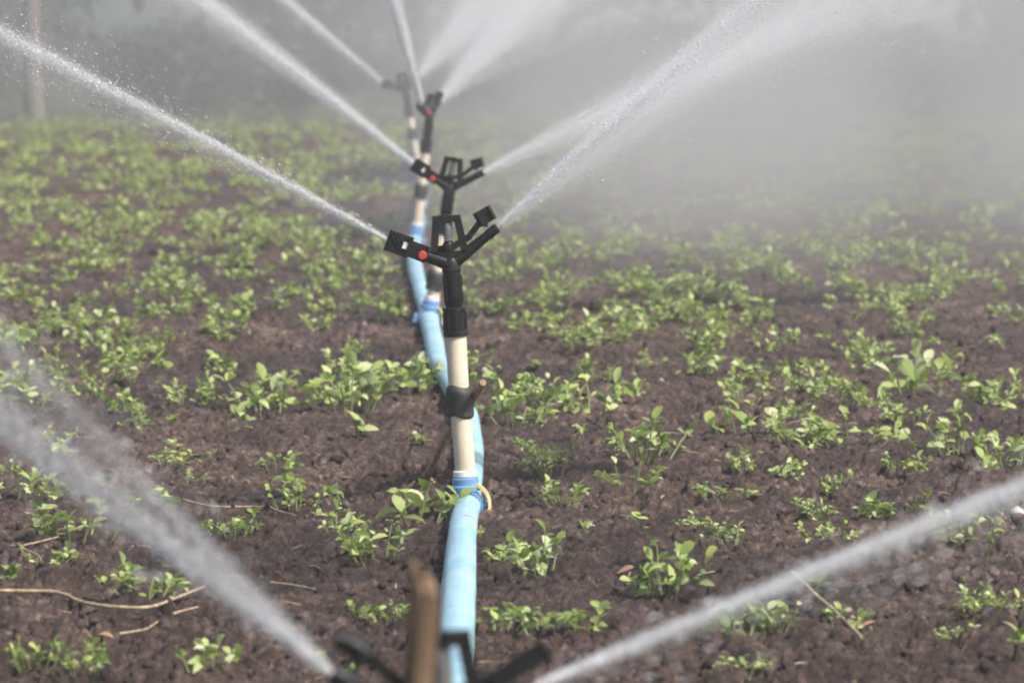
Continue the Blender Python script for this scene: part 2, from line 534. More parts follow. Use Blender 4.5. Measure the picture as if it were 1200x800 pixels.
def build_grass():
    n = 16000
    X = rng.uniform(-5.5, 5.5, n); Y = 23.0 + rng.uniform(0, 1, n) ** 1.6 * 22
    X *= Y / 25
    hgt = rng.uniform(0.05, 0.17, n)
    a = rng.uniform(0, 2 * np.pi, n)
    dx, dy = np.cos(a) * 0.006, np.sin(a) * 0.006
    lx, ly = rng.normal(0, 0.04, n), rng.normal(0, 0.04, n)
    z0 = np.full(n, -0.075)
    V = np.stack([np.stack([X - dx, Y - dy, z0], 1), np.stack([X + dx, Y + dy, z0], 1), np.stack([X + lx, Y + ly, z0 + hgt], 1)], 1).reshape(-1, 3)
    me = fast_mesh('rough_grass', V, np.arange(n * 3).reshape(n, 3))
    tag(link('rough_grass', me, M_GRASS), 'rough hazy grass beyond the far edge of the crop', 'grass', kind='stuff')
build_grass()

# ------------------------------------------------------------------ crop plants
def leaf_mesh(name, L=1.0, W=0.55, fold=0.16, droop=0.25, tw=0.0):
    """oval leaf along +Y with a folded midrib, base at the origin"""
    ts = [0.0, 0.22, 0.5, 0.78, 1.0]; ws = [0.04, 0.72, 1.0, 0.74, 0.0]
    v, f = [], []
    for t, wd in zip(ts, ws):
        z = 0.10 * math.sin(t * 2.2) - droop * t * t * 0.6
        x = wd * W / 2
        v += [(-x + tw * t, t * L, z + fold * wd * 0.5), (tw * t, t * L, z), (x + tw * t, t * L, z + fold * wd * 0.5)]
    for i in range(4):
        a = i * 3
        f += [(a, a + 1, a + 4, a + 3), (a + 1, a + 2, a + 5, a + 4)]
    me = bpy.data.meshes.new(name); me.from_pydata(v, [], f); smooth(me); me.materials.append(M_LEAF)
    return me
LEAVES = [leaf_mesh('leaf', 1, 0.56), leaf_mesh('leaf', 1, 0.66, 0.1, 0.1), leaf_mesh('leaf', 1, 0.5, 0.3, 0.45, 0.06), leaf_mesh('leaf', 1, 0.62, 0.22, -0.1, -0.05)]
LV = [np.array([v.co[:] for v in m.vertices]) for m in LEAVES]
LF = [np.array([list(p.vertices) for p in m.polygons]) for m in LEAVES]

def plant_proto(seed, stems=6, flat=0.5, leaf=0.2, sparse=1.0):
    """returns stem tubes and leaf matrices of a seedling about 1 unit wide"""
    g = random.Random(seed)
    st, lv = [], []
    for k in range(stems):
        a = g.uniform(0, 2 * math.pi)
        rr = 0.36 * math.sqrt(g.random()) if stems > 3 else 0.0
        root_ = Vector((math.cos(a) * rr, math.sin(a) * rr, 0))
        a2 = a + g.uniform(-0.9, 0.9); reach = g.uniform(0.03, 0.17); top = g.uniform(0.08, 0.31) * (1.15 - rr) * (1.3 - flat)
        e = root_ + Vector((math.cos(a2) * reach, math.sin(a2) * reach, top))
        m = root_.lerp(e, 0.5) + Vector((0, 0, top * 0.12))
        st.append(([root_ * 0.7 + Vector((0, 0, -0.10)), m, e], [0.010, 0.008, 0.005]))
        nodes = [(root_.lerp(m, 0.6), 3), (m.lerp(e, 0.4), 2), (e, 4)]
        if stems < 4: nodes = [(m, 2), (e, 4)]
        for (p, cnt) in nodes:
            for j in range(cnt):
                if g.random() > sparse: continue
                yaw = a2 - math.pi / 2 + (j - (cnt - 1) / 2) * (1.25 if cnt == 4 else 2.1) + g.uniform(-0.6, 0.6)
                pitch = g.uniform(-0.3, 0.95); roll = g.uniform(-0.8, 0.8)
                sz = leaf * g.uniform(0.55, 1.35)
                M_ = Matrix.Translation(p + Vector((g.uniform(-.03, .03), g.uniform(-.03, .03), g.uniform(-.03, .03)))) @ Matrix.Rotation(yaw, 4, 'Z') @ Matrix.Rotation(pitch, 4, 'X') @ Matrix.Rotation(roll, 4, 'Y') @ Matrix.Scale(sz, 4)
                lv.append((g.randrange(4), M_))
    return st, lv

PROTOS = [plant_proto(100 + i, stems=8 + (i * 3) % 6, flat=0.08 + 0.10 * (i % 5), leaf=0.110 + 0.020 * (i % 3), sparse=0.90 - 0.13 * (i % 3)) for i in range(10)]
SMALL = [plant_proto(300 + i, stems=2, flat=0.25, leaf=0.34, sparse=0.75) for i in range(4)]

def stem_mesh(st):
    mb = MB()
    if len(st) == 2:
        (p1, r1), (p2, r2) = st
        mb.tube(p1[::-1] + p2[1:], r1[::-1] + r2[1:], 5)
    else:
        for p, r in st: mb.tube(p, r, 5)
    me = mb.mesh('stem', 60); me.materials.append(M_STEM)
    return me
STEM_MESH = [stem_mesh(p[0]) for p in PROTOS + SMALL]
ALLP = PROTOS + SMALL

def joined_arrays(i):
    st, lv = ALLP[i]
    V, F, off = [], [], 0
    for k, m in lv:
        A = np.array(m)
        V.append(LV[k] @ A[:3, :3].T + A[:3, 3]); F.append(LF[k] + off); off += len(LV[k])
    return np.concatenate(V), np.concatenate(F)
JOIN = [joined_arrays(i) for i in range(len(ALLP))]
def joined_mesh(i):
    sm = STEM_MESH[i]
    v = [tuple(x) for x in JOIN[i][0]]; f = [tuple(int(q) for q in x) for x in JOIN[i][1]]
    b = len(v); n1 = len(f)
    v += [tuple(x.co) for x in sm.vertices]; f += [tuple(b + q for q in p.vertices) for p in sm.polygons]
    me = bpy.data.meshes.new('seedling'); me.from_pydata(v, [], f)
    me.materials.append(M_LEAF); me.materials.append(M_STEM)
    me.polygons.foreach_set('material_index', [0] * n1 + [1] * (len(f) - n1))
    smooth(me)
    return me
JMESH = [joined_mesh(i) for i in range(len(ALLP))]

def place(o, x, y, wid, yaw, sz=1.0):
    o.location = (x, y, hs(x, y) + 0.002)
    u = 0.82 + 0.45 * abs(math.sin(x * 91.7 + y * 37.3)); o.rotation_euler = (0.12 * math.sin(x * 53), 0.12 * math.sin(y * 47), yaw); o.scale = (wid * u, wid / u, wid * sz * (0.85 + 0.35 * abs(math.sin(x * 17 + y * 71))))

def detailed_plant(i, x, y, wid, yaw, label, group, sz=1.0):
    t = empty('seedling', (0, 0, 0)); place(t, x, y, wid, yaw, sz)
    tag(t, label, 'plant', group)
    link('stem', STEM_MESH[i], None, t)
    for k, m in ALLP[i][1]:
        l = link('leaf', LEAVES[k], None, t); l.matrix_local = m
    return t

# plants that can be told apart in the foreground: pixel of the foot, width in pixels, label
NEAR = [
 (90, 632, 105, 'broad green seedling half veiled by the near left water jet'),
 (18, 582, 75, 'seedling clump at the left picture edge under the start of the near left jet veil'),
 (10, 695, 42, 'small bright seedling at the left picture edge below the forked dry twigs'),
 (172, 714, 82, 'bright seedling just above the long curved dry vine'),
 (44, 790, 62, 'upright seedling in the bottom left corner'),
 (100, 797, 66, 'seedling at the bottom edge left of the brown dry leaf'),
 (242, 797, 82, 'seedling at the bottom edge below the dry leaf and the long curved vine'),
 (268, 632, 70, 'pale seedling seen through the near left jet'),
 (165, 498, 60, 'spindly seedling with raised pale leaves left of the middle, above the jet'),
 (206, 523, 36, 'tiny flat yellow-green seedling left of the middle'),
 (345, 592, 52, 'tall narrow seedling with one upright leaf, right of the dry twig'),
 (390, 592, 34, 'tiny round-leaved seedling beside the tall narrow one'),
 (318, 478, 100, 'broad pale-leaved seedling left of the second sprinkler'),
 (420, 480, 95, 'broad seedling between the pale clump and the black taped riser'),
 (482, 458, 78, 'seedling touching the left side of the blue hose behind the second riser'),
 (440, 658, 84, 'seedling left of the blue hose above the wooden stake top'),
 (488, 606, 96, 'bushy seedling at the foot of the leaning stick by the second sprinkler'),
 (448, 738, 64, 'seedling left of the wooden stake'),
 (385, 800, 50, 'seedling at the bottom edge under the near sprinkler arm'),
 (100, 458, 56, 'faint seedling near the left picture edge above the jet end'),
 (215, 470, 58, 'low seedling left of the spindly pale one'),
 (257, 426, 34, 'small single-stemmed seedling left of the middle'),
 (30, 470, 72, 'wide seedling at the left edge above the near left jet'),
 (588, 658, 56, 'small seedling just right of the blue hose'),
 (637, 672, 92, 'tall leafy seedling right of the blue hose'),
 (684, 628, 40, 'little seedling right of the hose behind the tall leafy one'),
 (585, 742, 64, 'seedling close on the right side of the near end of the hose'),
 (648, 752, 100, 'wide seedling right of the near sprinkler'),
 (738, 567, 62, 'round bushy seedling in front of a larger pale-topped clump'),
 (757, 532, 96, 'large seedling with pale top leaves right of the second sprinkler'),
 (640, 552, 62, 'low seedling right of the second sprinkler base'),
 (492, 520, 32, 'tiny seedling beside the leaning brown stick'),
 (812, 614, 56, 'flat yellow-leaved seedling lying low on the soil'),
 (748, 612, 42, 'thin flat seedling left of the yellow-leaved one'),
 (848, 584, 66, 'seedling behind the flat yellow-leaved one'),
 (788, 697, 102, 'broad low seedling right of the orange dry leaf'),
 (862, 752, 96, 'seedling under the near right water jet'),
 (955, 602, 54, 'yellowish seedling with a long raised leaf'),
 (975, 638, 64, 'seedling just above the near right jet'),
 (1045, 602, 66, 'faint seedling above the middle of the near right jet'),
 (1135, 645, 90, 'broad seedling below the far end of the near right jet'),
 (1116, 752, 50, 'single flat pale-leaved seedling low in the right corner'),
 (1186, 722, 60, 'bright seedling at the right picture edge'),
 (1130, 722, 58, 'dull seedling left of the bright one at the right edge'),
 (988, 748, 66, 'seedling at the foot of the slanting dry stem'),
 (958, 702, 46, 'small seedling beside the slanting dry stem under the jet'),
 (870, 508, 92, 'seedling clump right of the middle, leftmost of three side by side'),
 (930, 520, 86, 'seedling clump right of the middle, second of three side by side'),
 (1002, 518, 90, 'seedling clump right of the middle, third of three side by side'),
 (1062, 552, 60, 'dim low seedling right of three clumps side by side'),
 (1112, 532, 96, 'tall dense seedling near the right edge, above the jet'),
 (1182, 545, 96, 'large seedling at the right picture edge above the jet'),
 (690, 486, 84, 'seedling right of the second sprinkler riser, beyond a dark hollow'),
 (612, 500, 72, 'seedling right of the black taped riser'),
 (872, 800, 52, 'seedling cut by the bottom edge under the near right jet'),
 (905, 745, 60, 'pale-tipped seedling below the near right jet, by the slanting dry stem'),
 (1065, 465, 92, 'bushy seedling in the right half behind the dense tall one'),
 (1165, 470, 80, 'seedling near the right edge behind the large one'),
 (960, 462, 70, 'seedling behind the three clumps side by side'),
]
placed = []
counter = 0
for (px, py, wpx, label) in NEAR:
    p = G(px, py)
    wid = wpx * p.y / FPX
    i = 10 + counter % 4 if wpx < 47 else (counter * 7) % 10
    detailed_plant(i, p.x, p.y, wid * 1.28, random.uniform(0, 6.28), label, 'seedlings in the foreground of the field', 1.25 if 'tall' in label or 'upright' in label else (0.55 if 'flat' in label else 1.0))
    placed.append((p.x, p.y)); counter += 1

# the rest of the field
def hose_x(y): return -0.13 - 0.02 * (y - 5.5)
cands = []
tries = 0
pts = [Vector((a, b)) for a, b in placed]
grid = {}
def gkey(x, y): return (int(math.floor(x / 0.25)), int(math.floor(y / 0.25)))
for a, b in placed: grid.setdefault(gkey(a, b), []).append((a, b))
while tries < 60000 and len(cands) < 1900:
    tries += 1
    y = 4.25 + (FIELD_END - 4.25) * random.random() ** 0.95
    x = random.uniform(-0.165, 0.165) * (y + 1.0)
    dens = float(perlin(np.array([x / 0.75 + 31]), np.array([y / 1.3 + 12]))[0]) * 0.85 + (0.44 + 0.025 * (y - 7.3) if y > 6.9 else 0.2)
    if random.random() > max(dens, 0.07): continue
    md = 0.092 if y > 8 else 0.115 if y > 6.9 else 0.13
    k = gkey(x, y); ok = True
    for dx in (-1, 0, 1):
        for dy in (-1, 0, 1):
            for (a, b) in grid.get((k[0] + dx, k[1] + dy), []):
                if (a - x) ** 2 + (b - y) ** 2 < md * md: ok = False
    if not ok or abs(x - hose_x(y)) < 0.06: continue
    grid.setdefault(k, []).append((x, y)); cands.append((x, y))
cands.sort(key=lambda c: c[1])
inview = [c for c in cands if abs(c[0]) < 0.121 * c[1] + 0.06]
rest = [c for c in cands if not abs(c[0]) < 0.121 * c[1] + 0.06]
n_ind = 300 - len(NEAR)
singles, far = inview[:n_ind], inview[n_ind:]

def band_label(x, y, wid, few):
    u = x / y / 0.12
    where = 'far left' if u < -0.62 else 'left, near the hose' if x < hose_x(y) else 'right, near the hose' if u < 0.25 else 'middle right' if u < 0.62 else 'far right'
    if y < 4.9: d = 'near the bottom edge of the picture'
    elif y < 5.6: d = 'just nearer than the central sprinkler'
    elif y < 6.9: d = 'just past the central sprinkler'
    elif y < 8.0: d = 'well before the third sprinkler'
    elif y < 8.7: d = 'level with the third sprinkler'
    elif y < 9.4: d = 'just past the third sprinkler'
    elif y < 10.4: d = 'halfway to the fourth sprinkler'
    else: d = 'close to the fourth sprinkler'
    size = 'broad' if wid > 0.112 else 'mid-sized' if wid > 0.092 else 'small' if wid > 0.06 else 'tiny'
    return '%s %s seedling %s, %s' % (size, 'few-leaved' if few else 'bushy', where, d)
for n, (x, y) in enumerate(singles):
    i = random.randrange(10) if random.random() < 0.85 else 10 + random.randrange(4)
    wid = random.uniform(0.070, 0.132) * (1 if y > 6.9 else 0.65) if i < 10 else random.uniform(0.045, 0.07)
    lab = band_label(x, y, wid, i >= 10)
    if y < 8.1:
        detailed_plant(i, x, y, wid, random.uniform(0, 6.28), lab, 'seedlings across the middle of the field')
    else:
        o = link('seedling', JMESH[i], None); place(o, x, y, wid, random.uniform(0, 6.28))
        tag(o, lab, 'plant', 'seedlings across the middle of the field')
Vs, Fs, off = [], [], 0
for (x, y) in far + rest:
    i = random.randrange(10)
    V, F = JOIN[i]
    a = random.uniform(0, 6.28); wid = random.uniform(0.08, 0.14)
    c, s = math.cos(a), math.sin(a)
    W = V * wid
    W = np.stack([W[:, 0] * c - W[:, 1] * s + x, W[:, 0] * s + W[:, 1] * c + y, W[:, 2] + hs(x, y)], 1)
    Vs.append(W); Fs.append(F + off); off += len(W)
me = fast_mesh('far_crop', np.concatenate(Vs), np.concatenate(Fs)); smooth(me)
tag(link('far_crop', me, M_LEAF), 'hazy mass of green seedlings in the far part of the field', 'crop', kind='stuff')

def tiny_weeds():
    n = 1500
    Y = 5.2 * (FIELD_END / 5.2) ** rng.uniform(0, 1, n); X = rng.uniform(-0.15, 0.15, n) * (Y + 0.6)
    cl = perlin(X / 0.5 + 14, Y / 0.7 + 55) > rng.uniform(-0.35, 0.35, n)
    X, Y = X[cl], Y[cl]; n = len(X)
    Z = height(X, Y)
    a = rng.uniform(0, 6.283, n); L = rng.uniform(0.005, 0.013, n); t = rng.uniform(0.0, 0.9, n)
    V, F = [], []
    for i in range(n):
        k = i % 4
        M_ = np.array(Matrix.Translation((X[i], Y[i], Z[i] + 0.002)) @ Matrix.Rotation(a[i], 4, 'Z') @ Matrix.Rotation(t[i], 4, 'X') @ Matrix.Scale(L[i], 4))
        V.append(LV[k] @ M_[:3, :3].T + M_[:3, 3]); F.append(LF[k] + 15 * i)
    me = fast_mesh('tiny_weeds', np.concatenate(V), np.concatenate(F)); smooth(me)
    tag(link('tiny_weeds', me, M_LEAF), 'tiny single weed leaves sprinkled over the bare soil', 'weeds', kind='stuff')
tiny_weeds()

# ------------------------------------------------------------------ blue hose
HR = 0.0175
HOSE_PX = [(520, 1330), (528, 1000), (532, 860), (534, 800), (537, 720), (541, 650), (545, 612), (549, 585), (552, 545), (548, 505), (539, 480), (525, 455), (513, 435), (508, 405), (503, 385), (497, 362), (489, 332), (485, 308), (487, 288), (491, 268), (494, 245), (494, 225), (490, 208), (487, 196), (486, 182), (485, 170)]
def catmull(pts, sub=8):
    out = []
    for i in range(len(pts) - 1):
        p0, p1, p2, p3 = pts[max(i - 1, 0)], pts[i], pts[i + 1], pts[min(i + 2, len(pts) - 1)]
        for k in range(sub):
            t = k / sub
            out.append(0.5 * ((2 * p1) + (p2 - p0) * t + (2 * p0 - 5 * p1 + 4 * p2 - p3) * t * t + (3 * p1 - p0 - 3 * p2 + p3) * t ** 3))
    out.append(pts[-1])
    return out
hose_pts = catmull([G(*q) for q in HOSE_PX], 14)
hose_pts = [Vector((p.x, p.y, hs(p.x, p.y) + HR * 0.86)) for p in hose_pts]
def build_hose():
    mb = MB()
    rad = [HR * (1 + 0.04 * math.sin(p.y * 3.1) + 0.015 * math.sin(p.y * 8 + 1)) for p in hose_pts]
    mb.tube(hose_pts, rad, 20, flat=(1.05, 0.92))
    nv = []
    for i_, p in enumerate(hose_pts):
        for k in range(20):
            v_ = Vector(mb.v[i_ * 20 + k]); a_ = k / 20 * 6.283
            c_ = float(perlin(np.array([p.y * 5.0 + 3]), np.array([math.cos(a_) * 1.8 + 2 * math.sin(a_)]))[0])
            nv.append(tuple(p + (v_ - p) * (1 + 0.10 * c_)))
    mb.v = nv
    o = mb.build('supply_hose', M_HOSE, ang=60)
    tag(o, 'pale blue water hose snaking up the field between the sprinklers', 'hose')
build_hose()

# ------------------------------------------------------------------ sprinklers
K = 0.00111     # metres per head unit
def q(x, z, y=0.0): return Vector((x * K, y * K, z * K))

def build_sprinkler(label, base, hub, yaw, tape_at, strap=False, roll=0.0, slim=False):
    """base: where the riser meets the hose; hub: where the arms meet; both world points"""
    axis = (hub - base)
    L = axis.length
    rot = axis.normalized().to_track_quat('Z', 'Y')
    # keep x pointing right as far as the lean allows
    xw = rot @ Vector((1, 0, 0)); ang = math.atan2(xw.y, xw.x)
    rot = rot @ Quaternion((0, 0, 1), -ang)
    root = empty('sprinkler', base)
    root.rotation_mode = 'QUATERNION'; root.rotation_quaternion = rot
    tag(root, label, 'sprinkler', 'sprinklers standing along the blue hose')
    top = L - 82 * K
    # saddle on the hose (base is the hose centre line)
    mb = MB()
    r0, r1 = HR * 1.0, HR * 1.24
    n = 14
    vs, fs = [], []
    for j, yy in enumerate((-0.017, 0.017)):
        for k in range(n + 1):
            a = math.pi * (-0.18 + 1.36 * k / n)
            for r in (r0, r1): vs.append((r * math.cos(a), yy, r * math.sin(a)))
    m_ = (n + 1) * 2
    for k in range(n):
        i0, i1 = 2 * k, 2 * k + 2
        fs += [(i0 + 1, i1 + 1, i1 + 1 + m_, i0 + 1 + m_), (i0, i0 + m_, i1 + m_, i1), (i0, i1, i1 + 1, i0 + 1), (m_ + i0, m_ + i0 + 1, m_ + i1 + 1, m_ + i1)]
    fs += [(0, 1, m_ + 1, m_), (2 * n, m_ + 2 * n, m_ + 2 * n + 1, 2 * n + 1)]
    mb.add(vs, fs)
    mb.bar((-HR * 1.2, 0, -0.004), (-HR * 1.75, 0, -0.004), 0.012, 0.03, bev=0.001)
    mb.bar((HR * 1.2, 0, -0.004), (HR * 1.75, 0, -0.004), 0.012, 0.03, bev=0.001)
    sad = mb.build('saddle_clamp', M_SADDLE, root)
    for sx in (-1, 1):
        b = MB(); b.lathe([(0.0042, 0.001), (0.0042, 0.006), (0.003, 0.0075)], 6, c=(sx * HR * 1.5, 0, 0))
        b.build('bolt', M_STEEL, sad)
    mb = MB(); mb.lathe([(0.0205, HR * 1.1), (0.0205, HR * 1.1 + 0.006), (0.0175, HR * 1.1 + 0.008), (0.0175, HR * 1.1 + 0.016), (0.0155, HR * 1.1 + 0.018)], 18)
    mb.build('socket', M_SADDLE, root)
    # riser
    mb = MB()
    zs = np.linspace(HR * 1.1 + 0.004, top + 0.01, 9)
    mb.tube([(0.0008 * math.sin(z * 30), 0.0008 * math.cos(z * 24), z) for z in zs], [0.0135] * 9, 20)
    mb.build('riser_pipe', M_PIPE, root)
    mb = MB(); mb.lathe([(0.0155, HR * 1.1 + 0.019), (0.0155, HR * 1.1 + 0.026), (0.0142, HR * 1.1 + 0.027)], 18)
    mb.build('pipe_ring', M_WHITE, root)
    # tape round the riser
    g = random.Random(int(L * 1e5))
    mb = MB()
    zc = tape_at * L
    prof = [(0.0145, -0.021), (0.0175, -0.018), (0.0170, -0.010), (0.0186, -0.004), (0.0178, 0.004), (0.0190, 0.010), (0.0172, 0.017), (0.0143, 0.020)]
    mb.lathe([(r, z) for r, z in prof], 18, c=(0, 0, zc))
    mb.v = [(x * (1 + 0.07 * math.sin(5 * math.atan2(y, x) + z * 300)), y * (1 + 0.05 * math.cos(3 * math.atan2(y, x) + z * 200)), z + 0.0025 * math.sin(2 * math.atan2(y, x))) for x, y, z in mb.v]
    mb.build('tape_wrap', M_TAPE, root)
    if strap:
        mb = MB()
        pts = []
        for k in range(13):
            a = math.pi * (0.62 - 0.72 * k / 12)
            pts.append(Vector((0.003 + HR * 1.45 * math.cos(a), -0.002 - 0.012 * k / 12, HR * 1.42 * math.sin(a) + 0.002)))
        for wdt, dy, mm in ((0.008, 0.0, M_STRAP),):
            vs, fs = [], []
            for p in pts:
                d = Vector((p.x, 0, p.z)).normalized()
                vs += [p + Vector((0, -wdt, 0)), p + Vector((0, wdt, 0)), p + d * 0.004 + Vector((0, wdt, 0)), p + d * 0.004 + Vector((0, -wdt, 0))]
            for i in range(len(pts) - 1):
                for j in range(4):
                    fs.append((i * 4 + j, i * 4 + (j + 1) % 4, i * 4 + 4 + (j + 1) % 4, i * 4 + 4 + j))
            fs += [(0, 1, 2, 3), tuple(len(vs) - 4 + j for j in (3, 2, 1, 0))]
            mb.add(vs, fs)
        mb.build('strap', M_STRAP, root)
    # head: an axis system of its own, turned by yaw
    hm = Matrix.Translation((0, 0, L)) @ Matrix.Rotation(roll, 4, 'Y') @ Matrix.Rotation(yaw, 4, 'Z')
    def head(name, mb, mat, parent=root, ang=40):
        mb.v = [tuple(hm @ Vector(v)) for v in mb.v]
        return mb.build(name, mat, parent, ang)
    mb = MB()
    prof = [(11, -84), (14.5, -83), (14.5, -78), (13.2, -77), (13.2, -54), (14.2, -53), (14.2, -50), (10, -49)]
    mb.lathe([(r * K, z * K) for r, z in prof], 20)
    for k in range(12):
        a = 2 * math.pi * k / 12
        mb.bar((13.4 * K * math.cos(a), 13.4 * K * math.sin(a), -76 * K), (13.4 * K * math.cos(a), 13.4 * K * math.sin(a), -55 * K), 1.6 * K, 1.6 * K)
    head('coupler', mb, M_BLACK)
    mb = MB()
    prof = [(9.6, -50), (9.6, -47), (10.4, -46), (10.4, -8), (11.5, -7), (11.5, -4), (9, -2)]
    mb.lathe([(r * K, z * K) for r, z in prof], 20)
    head('bearing_tube', mb, M_BLACK)
    # body with both arm roots
    mb = MB()
    mb.lathe([(10.2 * K, -5 * K), (10 * K, 4 * K), (7 * K, 9 * K)], 16)
    mb.tube([q(0, 0), q(-16, 8), q(-34, 15.5)], [8.2 * K, 7.8 * K, 7.2 * K], 12, flat=(1.0, 1.0))
    mb.tube([q(0, 0), q(18, 13), q(30, 22)], [7.4 * K, 6.6 * K, 6.2 * K], 12)
    mb.bar(q(0, 4), q(0, 17), 5 * K, 7 * K, bev=0.6 * K)
    for k in range(8):
        a = 2 * math.pi * k / 8
        mb.bar((10.6 * K * math.cos(a), 10.6 * K * math.sin(a), -44 * K), (10.6 * K * math.cos(a), 10.6 * K * math.sin(a), -12 * K), 1.5 * K, 1.5 * K)
    head('body', mb, M_BLACK)
    # left barrel: square block with a drilled port
    mb = MB()
    if slim:
        mb.tube([q(-20, 8), q(-35, 16.5), q(-36, 17), q(-48, 24)], [6.4 * K, 5.2 * K, 6.0 * K, 5.4 * K], 12)
    else:
        mb.bar(q(-30, 14.8), q(-54, 26), 13 * K, 14 * K, bev=3.0 * K)
        mb.bar(q(-50, 25), q(-70, 33.5), 16.5 * K, 17 * K, bev=4.0 * K)
        for zz in (0.2, 0.45, 0.7):
            c = q(-50, 25).lerp(q(-70, 33.5), zz)
            mb.bar(c + q(-0.8, -0.35), c + q(0.8, 0.35), 17.4 * K, 17.8 * K, bev=0.8 * K)
    bl = head('wide_nozzle', mb, M_BLACK)
    mb = MB(); mb.tube([q(-69, 33), q(-73, 34.8)] if not slim else [q(-47, 23.4), q(-51, 25.8)], [7 * K, 6 * K] if not slim else [4.6 * K, 3.8 * K], 12)
    head('nozzle_tip', mb, M_BLACK, bl)
    if not slim:
        mb = MB(); mb.bar(q(-53.5, 23.6, -9.0), q(-50.5, 30, -9.0), 5.5 * K, 1.4 * K, bev=0.4 * K)
        head('port', mb, M_WHITE, bl)
    mb = MB(); mb.tube([q(-33, 14.5, -5), q(-33, 14.5, -12.5), q(-33, 14.5, -14)], [5.4 * K, 5.4 * K, 4.2 * K], 16)
    head('plug', mb, M_RED)
    # right nozzle
    mb = MB()
    mb.tube([q(28, 20.5), q(44, 32), q(45, 32.7), q(56, 40.5), q(57, 41.2)], [6.4 * K, 5.6 * K, 6.3 * K, 6.0 * K, 4.6 * K], 12)
    head('main_nozzle', mb, M_BLACK)
    # bridge frame
    mb = MB()
    mb.bar(q(-20.5, 8), q(-14.6, 54), 6.6 * K, 12 * K, bev=1.0 * K)
    mb.bar(q(18, 8), q(10.4, 54), 6.6 * K, 12 * K, bev=1.0 * K)
    mb.bar(q(-18, 55), q(13.5, 55), 5.6 * K, 12.5 * K, bev=0.9 * K)
    mb.bar(q(-20, 13.5), q(18, 13.5), 4.6 * K, 12 * K, bev=0.8 * K)
    mb.lathe([(5 * K, 57 * K), (4.6 * K, 59.5 * K), (2.5 * K, 60 * K)], 12, c=(-2.2 * K, 0, 0))
    head('bridge_frame', mb, M_BLACK)
    # pin and spring inside the frame
    mb = MB(); mb.tube([q(-2, 12), q(-2.2, 56)], 2.6 * K, 8)
    head('pivot_pin', mb, M_DARKSTEEL)
    mb = MB()
    sp = [q(-2 + 4.6 * math.cos(t), 28 + 24 * t / (2 * math.pi * 9), 4.6 * math.sin(t)) for t in np.linspace(0, 2 * math.pi * 9, 126)]
    mb.tube(sp, 1.1 * K, 6)
    head('spring', mb, M_DARKSTEEL)
    # hammer: sleeve on the pin, arm, paddle, counterweight
    mb = MB()
    mb.lathe([(6 * K, 17 * K), (6.6 * K, 19 * K), (6.6 * K, 26 * K), (5 * K, 28 * K)], 14, c=(-2 * K, 0, 0))
    mb.bar(q(0, 20, -2), q(24, 33, -3), 6 * K, 6 * K, bev=0.8 * K)
    mb.bar(q(22, 32, -3), q(38, 50, -3), 5.6 * K, 5.6 * K, bev=0.8 * K)
    if slim:
        mb.tube([q(34, 47, -3), q(44, 54, -3), q(53, 59, -3)], [3.2 * K, 6.0 * K, 5.0 * K], 10)
        mb.bar(q(-2, 20, -2), q(-30, 30, -3), 8 * K, 8 * K, bev=1 * K)
        mb.bar(q(-28, 29, -3), q(-58, 45, -3), 7.5 * K, 8 * K, bev=1.5 * K)
    else:
        mb.bar(q(35.5, 52, -3), q(50, 59, -2), 11.0 * K, 12 * K, bev=3.2 * K)
    mb.bar(q(36, 47, -3), q(45, 45.5, -3), 4 * K, 9 * K, bev=0.8 * K)
    mb.bar(q(-4, 21, 3), q(-16, 19, 6), 6 * K, 7 * K, bev=0.9 * K)
    head('hammer_arm', mb, M_BLACK)
    world = Matrix.Translation(base) @ rot.to_matrix().to_4x4() @ hm
    return (world @ (q(-51, 25.8) if slim else q(-73, 34.8)), world @ q(57.5, 41.6), root)

def on_hose(Y):
    best = min(hose_pts, key=lambda p: abs(p.y - Y))
    return best.copy()

def spr(label, by, hub_px, yaw, tape, strap=False, hub_dy=0.0, roll=0.0, slim=False):
    b = on_hose(by)
    hub = P(hub_px[0], hub_px[1], b.y + hub_dy)
    return build_sprinkler(label, b, hub, yaw, tape, strap, roll, slim)

Y1, Y2, Y3, Y4, Y5 = 2.50, 5.55, 8.70, 11.5, 15.0
S1 = spr('nearest black sprinkler, cut by the bottom edge beside the wooden stake', Y1, (520, 868), R(182), 0.35, roll=R(-4), slim=True)
S2 = spr('large sharp black sprinkler on a cream riser at the centre of the picture', Y2, (529, 311), R(0), 0.435, True)
S3 = spr('third sprinkler, its head showing just above the large central one', Y3, (527, 222), R(-8), 0.30, True)
S4 = spr('fourth sprinkler with a tall dark neck, right one of the two blurred farthest heads', Y4, (503, 139), R(72), 0.40)
S5 = spr('farthest blurred sprinkler, left one of the two heads at the top', Y5, (475, 107), R(-25), 0.55)

